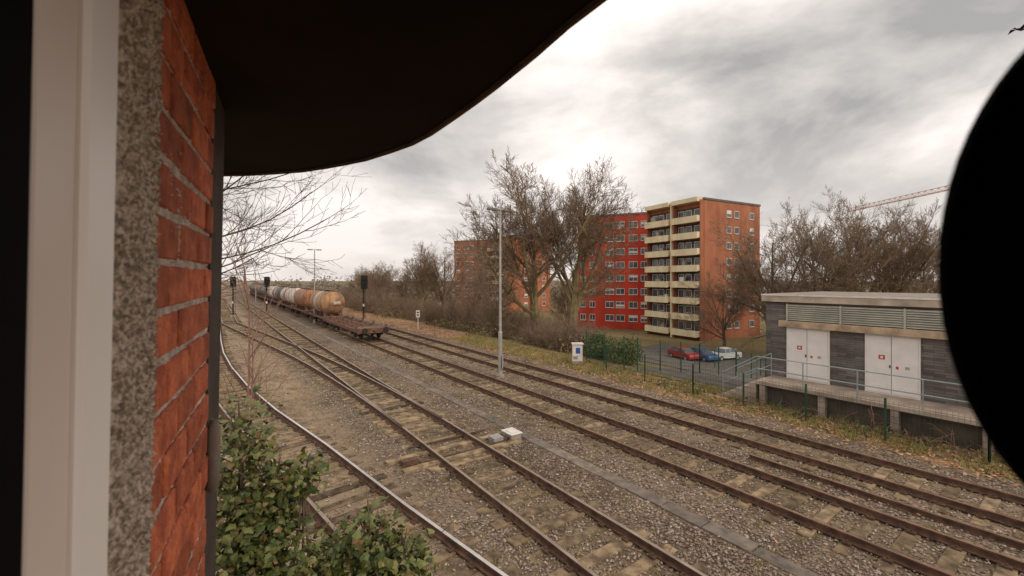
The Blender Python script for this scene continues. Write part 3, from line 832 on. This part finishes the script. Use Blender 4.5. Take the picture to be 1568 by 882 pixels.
def signal(X,Y,h,w=.75,hh=1.5):
    e=empty('railway_signal'); mb=MB()
    mb.tube([(X,Y,0),(X,Y,h-.3)],.08,8,0)
    mb.box(X-.25,X+.25,Y-.2,Y+.2,0,.25,1)
    c=Vector((X,Y,h-hh)); f=Vector((SA,-CA,0)); r=Vector((CA,SA,0))
    pts=[(-w/2,.15),(-w/2+.12,0),(w/2-.12,0),(w/2,.15),(w/2,hh-.15),(w/2-.12,hh),(-w/2+.12,hh),(-w/2,hh-.15)]
    mb.prism([c+r*a+Vector((0,0,b)) for a,b in pts],f*.1,f*.18,0)
    for a,b in ((-.16,hh*.72),(.16,hh*.72),(-.16,hh*.4),(.16,hh*.4),(0,.3)):
        p0=c+r*a+Vector((0,0,b))+f*.18; mb.tube([p0,p0+f*.16],.1,10,0)
    mb.box(X-.3,X+.3,Y+.0,Y+.35,h-hh-.35,h-hh-.3,0)
    for s in (-.2,.2): mb.tube([(X+s,Y+.15,0),(X+s,Y+.15,h-.5)],.02,4,0)
    z=.4
    while z<h-.6: mb.tube([(X-.2,Y+.15,z),(X+.2,Y+.15,z)],.015,4,0); z+=.35
    mb.box(X-.10,X+.10,Y-.14,Y-.1,1.9,2.2,2)
    mb.obj('signal_body',[M['black'],M['conc'],M['white']],e)
signal(-18.7,53.6,5.8,.85,1.75); signal(-34.8,60.3,5.7); signal(-39.6,60.3,5.7)
e=empty('kilometre_sign'); mb=MB(); X,Y=-9.85,44.5
mb.tube([(X,Y,0),(X,Y,1.9)],.04,6,0); mb.box(X-.2,X+.2,Y-.06,Y-.04,1.3,2.05,0); mb.box(X-.12,X+.12,Y-.065,Y-.06,1.5,1.62,1); mb.box(X-.12,X+.12,Y-.065,Y-.06,1.75,1.87,1)
mb.obj('sign_board',[M['white'],M['black']],e)
e=empty('switch_cabinet'); X,Y=4.03,26.2; mb=MB()
mb.box(X-.33,X+.33,Y-.2,Y+.2,-.05,.25,2); mb.box(X-.3,X+.3,Y-.17,Y+.17,.25,1.25,0); mb.box(X-.35,X+.35,Y-.22,Y+.22,1.25,1.33,0)
mb.box(X-.12,X+.16,Y-.18,Y-.17,.7,1.05,1); mb.box(X-.27,X-.02,Y-.18,Y-.17,.35,.55,2)
mb.box(X-.006,X+.006,Y-.176,Y-.17,.27,1.23,2)
mb.obj('cabinet_body',[M['white'],M['blue'],M['conc']],e,bevel=.012)
# ------------------------------------------------------------ wagons
def bogie(mb,u,p,m):
    for s in (-1,1):
        for du in (-.9,.9):
            mb.tube([(u+du,p+s*.68,.66),(u+du,p+s*.82,.66)],.45,18,m)
            mb.box(u+du-.16,u+du+.16,p+s*.88,p+s*1.08,.5,.82,m)
        mb.box(u-1.3,u+1.3,p+s*.88,p+s*1.0,.62,.85,m)
        mb.box(u-.35,u+.35,p+s*.86,p+s*1.06,.4,.8,m)
    for du in (-.9,.9): mb.tube([(u+du,p-.8,.66),(u+du,p+.8,.66)],.08,8,m)
def buffers(mb,u,dirn,p,m):
    for s in (-.87,.87):
        mb.tube([(u,p+s,1.05),(u+dirn*.45,p+s,1.05)],.09,10,m); mb.tube([(u+dirn*.45,p+s,1.05),(u+dirn*.5,p+s,1.05)],.24,14,m)
    mb.tube([(u,p,1.0),(u+dirn*.3,p,.98),(u+dirn*.35,p,.7)],.05,6,m)
mframe=mat('wagon_frame_rust',(.24,.125,.085),(.11,.062,.045),4,.85)
mwheel=mat('wagon_underframe',(.05,.035,.03),(.03,.025,.02),5,.85)
def flat(u0,u1,p=11.0):
    e=empty('flat_wagon'); mb=MB(True)
    zt=1.12
    for s in (-1,1):
        mb.box(u0,u1,p+s*1.25-.06,p+s*1.25+.06,.86,zt,0); mb.box(u0,u1,p+s*.4-.05,p+s*.4+.05,.8,1.08,0)
    n=int((u1-u0)/1.5)
    for k in range(n+1):
        u=u0+(u1-u0)*k/n; mb.box(max(u0,u-.1),min(u1,u+.1),p-1.185,p+1.185,.9,zt-.01,0)
    mb.box(u0-.02,u0+.18,p-1.32,p+1.32,.78,1.2,0); mb.box(u1-.18,u1+.02,p-1.32,p+1.32,.78,1.2,0)
    mb.box(u0+.2,u0+2.2,p-1.18,p+1.18,1.11,1.16,2)
    for k in range(4):
        u=u0+.6+(u1-u0-1.2)*k/3
        for s in (-1,1): mb.box(u-.1,u+.1,p+s*1.25-.08,p+s*1.25+.08,zt+.002,zt+.3,0)
    bogie(mb,u0+2,p,1); bogie(mb,u1-2,p,1); buffers(mb,u0,-1,p,1); buffers(mb,u1,1,p,1)
    mb.box((u0+u1)/2-.8,(u0+u1)/2+.8,p-1.0,p-.6,.45,.85,1)
    mb.obj('wagon_body',[mframe,mwheel,M['wood']],e)
def tank(u0,u1,cm,band,p=11.0,r=1.32,bandw=.5):
    e=empty('tank_wagon'); mb=MB(True); cz=1.35+r; g=1.2
    n=28; prof=[(0,0.02),(.04,.5),(.12,.8),(.28,1.08),(.5,1.24),(.8,r)]; L=u1-u0-2*g
    st=[(u0+g+a,b) for a,b in prof]+[(u0+g+L*k/8,r) for k in range(1,8)]+[(u1-g-a,b) for a,b in reversed(prof)]
    mb.tube([(a,p,cz) for a,b in st],[b for a,b in st],n,0)
    mb.obj('tank_barrel',[cm],e,smooth=True)
    mb=MB(True)
    uc=u0+g+L*.5; mb.tube([(uc-bandw,p,cz),(uc+bandw,p,cz)],r+.012,28,0)
    for k in range(5):
        uc=u0+g+.8+(L-1.6)*k/4; mb.tube([(uc-.04,p,cz),(uc+.04,p,cz)],r+.02,28,1)
    mb.box(u0+g+.6,u1-g-.6,p-.35,p+.35,cz+r+.08,cz+r+.12,1)
    for s in (-.35,.35): mb.tube([(u0+g+.6,p+s,cz+r+.5),(u1-g-.6,p+s,cz+r+.5)],.02,4,1)
    mb.tube([((u0+u1)/2,p,cz+r-.1),((u0+u1)/2,p,cz+r+.35)],.3,12,1)
    for s in (-1,1):
        mb.box(u0,u1,p+s*1.1-.07,p+s*1.1+.07,.95,1.2,2)
        for k in range(4):
            uc=u0+g+.8+(L-1.6)*k/3; mb.box(uc-.1,uc+.1,p+s*.8-.1,p+s*.8+.25,1.2,1.75,2)
    mb.box(u0-.02,u0+.18,p-1.3,p+1.3,.85,1.22,2); mb.box(u1-.18,u1+.02,p-1.3,p+1.3,.85,1.22,2)
    mb.box(u0+.2,u1-.2,p-.2,p+.2,.95,1.15,2)
    mb.box(u0+.15,u0+g-.1,p-1.2,p+1.2,1.21,1.25,2)
    for s in (-.25,.25): mb.tube([(u0+g-.1,p+s-.7,1.2),(u0+g-.1,p+s-.7,cz+r+.2)],.02,4,1)
    mb.tube([(u0+.05,p-1.3,1.2),(u0+.05,p-1.3,2.2),(u0+.05,p+1.3,2.2),(u0+.05,p+1.3,1.2)],.02,4,1)
    bogie(mb,u0+2,p,3); bogie(mb,u1-2,p,3); buffers(mb,u0,-1,p,3); buffers(mb,u1,1,p,3)
    mb.box(u0+g-.045,u0+g+.02,p-.05,p+.65,cz-.15,cz+.2,0)
    mb.obj('fittings',[band,M['trough'],mframe,mwheel],e)
t1=mat('tank_tan',(.52,.30,.14),(.22,.11,.06),1.1,.5,detail=9); t2=mat('tank_orange',(.44,.19,.08),(.20,.085,.045),1.1,.5,detail=9); t3=mat('tank_white',(.70,.63,.56),(.44,.35,.28),1,.5,detail=9); t4=mat('tank_grey',(.20,.175,.16),(.10,.09,.082),.8,.5)
flat(35.6,47.4)
tank(48.5,58.5,t1,t3); tank(59.8,71,t2,t2); tank(72.3,86,t3,t2,bandw=1.0); tank(87.3,98,t4,t3); tank(99.3,110,t3,t3); tank(111.3,122,t4,t4); tank(123.3,134,t4,t4); tank(135.3,146,t2,t4); tank(147.3,158,t4,t4); tank(159.3,170,t4,t4); tank(171.3,182,t4,t4)
# ------------------------------------------------------------ crane
def crane():
    e=empty('tower_crane'); mb=MB(); z=5.2+23.6
    a=Vector((115.9,146,z)); b=Vector((113.2,95,z)); dd=(b-a).normalized(); r=Vector((dd.y,-dd.x,0)); L=(b-a).length; n=26
    A=[];B=[];C=[]
    for k in range(n+1):
        q=a+dd*(L*k/n)
        A.append(q-r*.5);B.append(q+r*.5);C.append(q+Vector((0,0,1.15)))
    for ch in (A,B,C): mb.tube([ch[0],ch[-1]],.08,4)
    for k in range(n):
        for X_,Y_ in ((A,C),(B,C)):
            mb.tube([X_[k],(Y_[k]+Y_[k+1])/2],.045,3); mb.tube([(Y_[k]+Y_[k+1])/2,X_[k+1]],.045,3)
        mb.tube([A[k],B[k+1]],.04,3)
    m=b+Vector((0,0,0))
    for sx in (-.8,.8):
        for sy in (-.8,.8): mb.tube([m+Vector((sx,sy,-34)),m+Vector((sx,sy,3))],.14,4)
    k=-34
    while k<2:
        for s in (-.8,.8):
            mb.tube([m+Vector((-.8,s,k)),m+Vector((.8,s,k+1.6))],.07,3); mb.tube([m+Vector((s,-.8,k)),m+Vector((s,.8,k+1.6))],.07,3)
        k+=1.6
    mb.tube([m+Vector((0,0,2)),m+Vector((0,0,5))],[.6,.1],4)
    mb.tube([m,m+dd*14],.5,4); mb.obox(m+dd*12-r*1+Vector((0,0,-2.5)),dd*3,r*2,(0,0,2.5))
    mb.obj('crane_lattice',[M['crane']],e)
crane()
mb=MB(); c=Vector((23.95,20,17.0))
mb.tube([c+Vector((-.22,0,.04)),c+Vector((-.1,0,.02)),c+Vector((.05,0,0)),c+Vector((.2,0,.02)),c+Vector((.28,0,.03))],[.01,.05,.06,.03,.01],8)
for s in (-1,1):
    mb.add([c+Vector((-.08,0,.03)),c+Vector((-.12,s*.3,.16)),c+Vector((.02,s*.55,.05)),c+Vector((.08,s*.3,.13)),c+Vector((.1,0,.03))],[(0,1,3,4),(1,2,3)])
mb.add([c+Vector((-.15,0,.03)),c+Vector((-.34,-.07,.06)),c+Vector((-.34,.07,.06))],[(0,1,2)])
mb.obj('flying_bird',[M['black']])
# ------------------------------------------------------------ world
w=bpy.data.worlds.new('World'); bpy.context.scene.world=w; w.use_nodes=True; N=w.node_tree.nodes; L=w.node_tree.links
bg=N['Background']; bg.inputs['Strength'].default_value=.1
SE,SR=math.radians(40),math.radians(135)
sky=N.new('ShaderNodeTexSky'); sky.sky_type='NISHITA'; sky.sun_disc=False; sky.sun_elevation=SE; sky.sun_rotation=SR
tc=N.new('ShaderNodeTexCoord'); sep=N.new('ShaderNodeSeparateXYZ'); L.new(tc.outputs['Generated'],sep.inputs[0])
def wm(op,a,b,clamp=False):
    n=N.new('ShaderNodeMath'); n.operation=op; n.use_clamp=clamp
    for i,x in enumerate((a,b)):
        if isinstance(x,(int,float)): n.inputs[i].default_value=x
        else: L.new(x,n.inputs[i])
    return n.outputs[0]
zz=wm('ADD',wm('MAXIMUM',sep.outputs[2],0.0),.22)
cb=N.new('ShaderNodeCombineXYZ'); L.new(wm('DIVIDE',sep.outputs[0],zz),cb.inputs[0]); L.new(wm('DIVIDE',sep.outputs[1],zz),cb.inputs[1])
mp=N.new('ShaderNodeMapping'); mp.inputs['Location'].default_value=(5.25,2.3,0); L.new(cb.outputs[0],mp.inputs[0])
nz=N.new('ShaderNodeTexNoise'); nz.inputs['Scale'].default_value=.85; nz.inputs['Detail'].default_value=9; nz.inputs['Roughness'].default_value=.56; nz.inputs['Distortion'].default_value=.3; L.new(mp.outputs[0],nz.inputs['Vector'])
rp=N.new('ShaderNodeValToRGB'); e=rp.color_ramp.elements; e[0].position=.36; e[0].color=(.32,.31,.30,1); e[1].position=.60; e[1].color=(.90,.82,.77,1); k=e.new(.47); k.color=(.55,.515,.485,1)
L.new(nz.outputs['Fac'],rp.inputs[0])
hz=N.new('ShaderNodeMapRange'); hz.inputs[1].default_value=.0; hz.inputs[2].default_value=.3; hz.inputs[3].default_value=1; hz.inputs[4].default_value=0; L.new(sep.outputs[2],hz.inputs[0])
mx=N.new('ShaderNodeMix'); mx.data_type='RGBA'; L.new(wm('MULTIPLY',hz.outputs[0],.85),mx.inputs[0]); L.new(rp.outputs[0],mx.inputs[6]); mx.inputs[7].default_value=(.63,.575,.54,1)
sc=N.new('ShaderNodeVectorMath'); sc.operation='SCALE'; sc.inputs['Scale'].default_value=14.2; L.new(mx.outputs[2],sc.inputs[0])
m2=N.new('ShaderNodeMix'); m2.data_type='RGBA'; m2.inputs[0].default_value=.95; L.new(sky.outputs[0],m2.inputs[6]); L.new(sc.outputs[0],m2.inputs[7])
L.new(m2.outputs[2],bg.inputs[0])
sl=bpy.data.lights.new('sun','SUN'); sl.energy=1.4; sl.angle=math.radians(18); sl.color=(1,.89,.76)
so=bpy.data.objects.new('sun',sl); bpy.context.scene.collection.objects.link(so)
az=SR; dirv=Vector((math.sin(az)*math.cos(SE),math.cos(az)*math.cos(SE),math.sin(SE)))
so.rotation_euler=dirv.to_track_quat('Z','Y').to_euler()
# ------------------------------------------------------------ camera
cd=bpy.data.cameras.new('camera'); co=bpy.data.objects.new('camera',cd); bpy.context.scene.collection.objects.link(co)
co.location=(0,0,H); co.rotation_euler=(math.pi/2,0,0); cd.lens=14.93; cd.sensor_width=36; cd.shift_y=-.00765; cd.clip_start=.02; cd.clip_end=8000
cd.dof.use_dof=True; cd.dof.focus_distance=25; cd.dof.aperture_fstop=4.5
bpy.context.scene.camera=co
vs_=bpy.context.scene.view_settings; vs_.view_transform='Standard'; vs_.look='None'; vs_.exposure=0
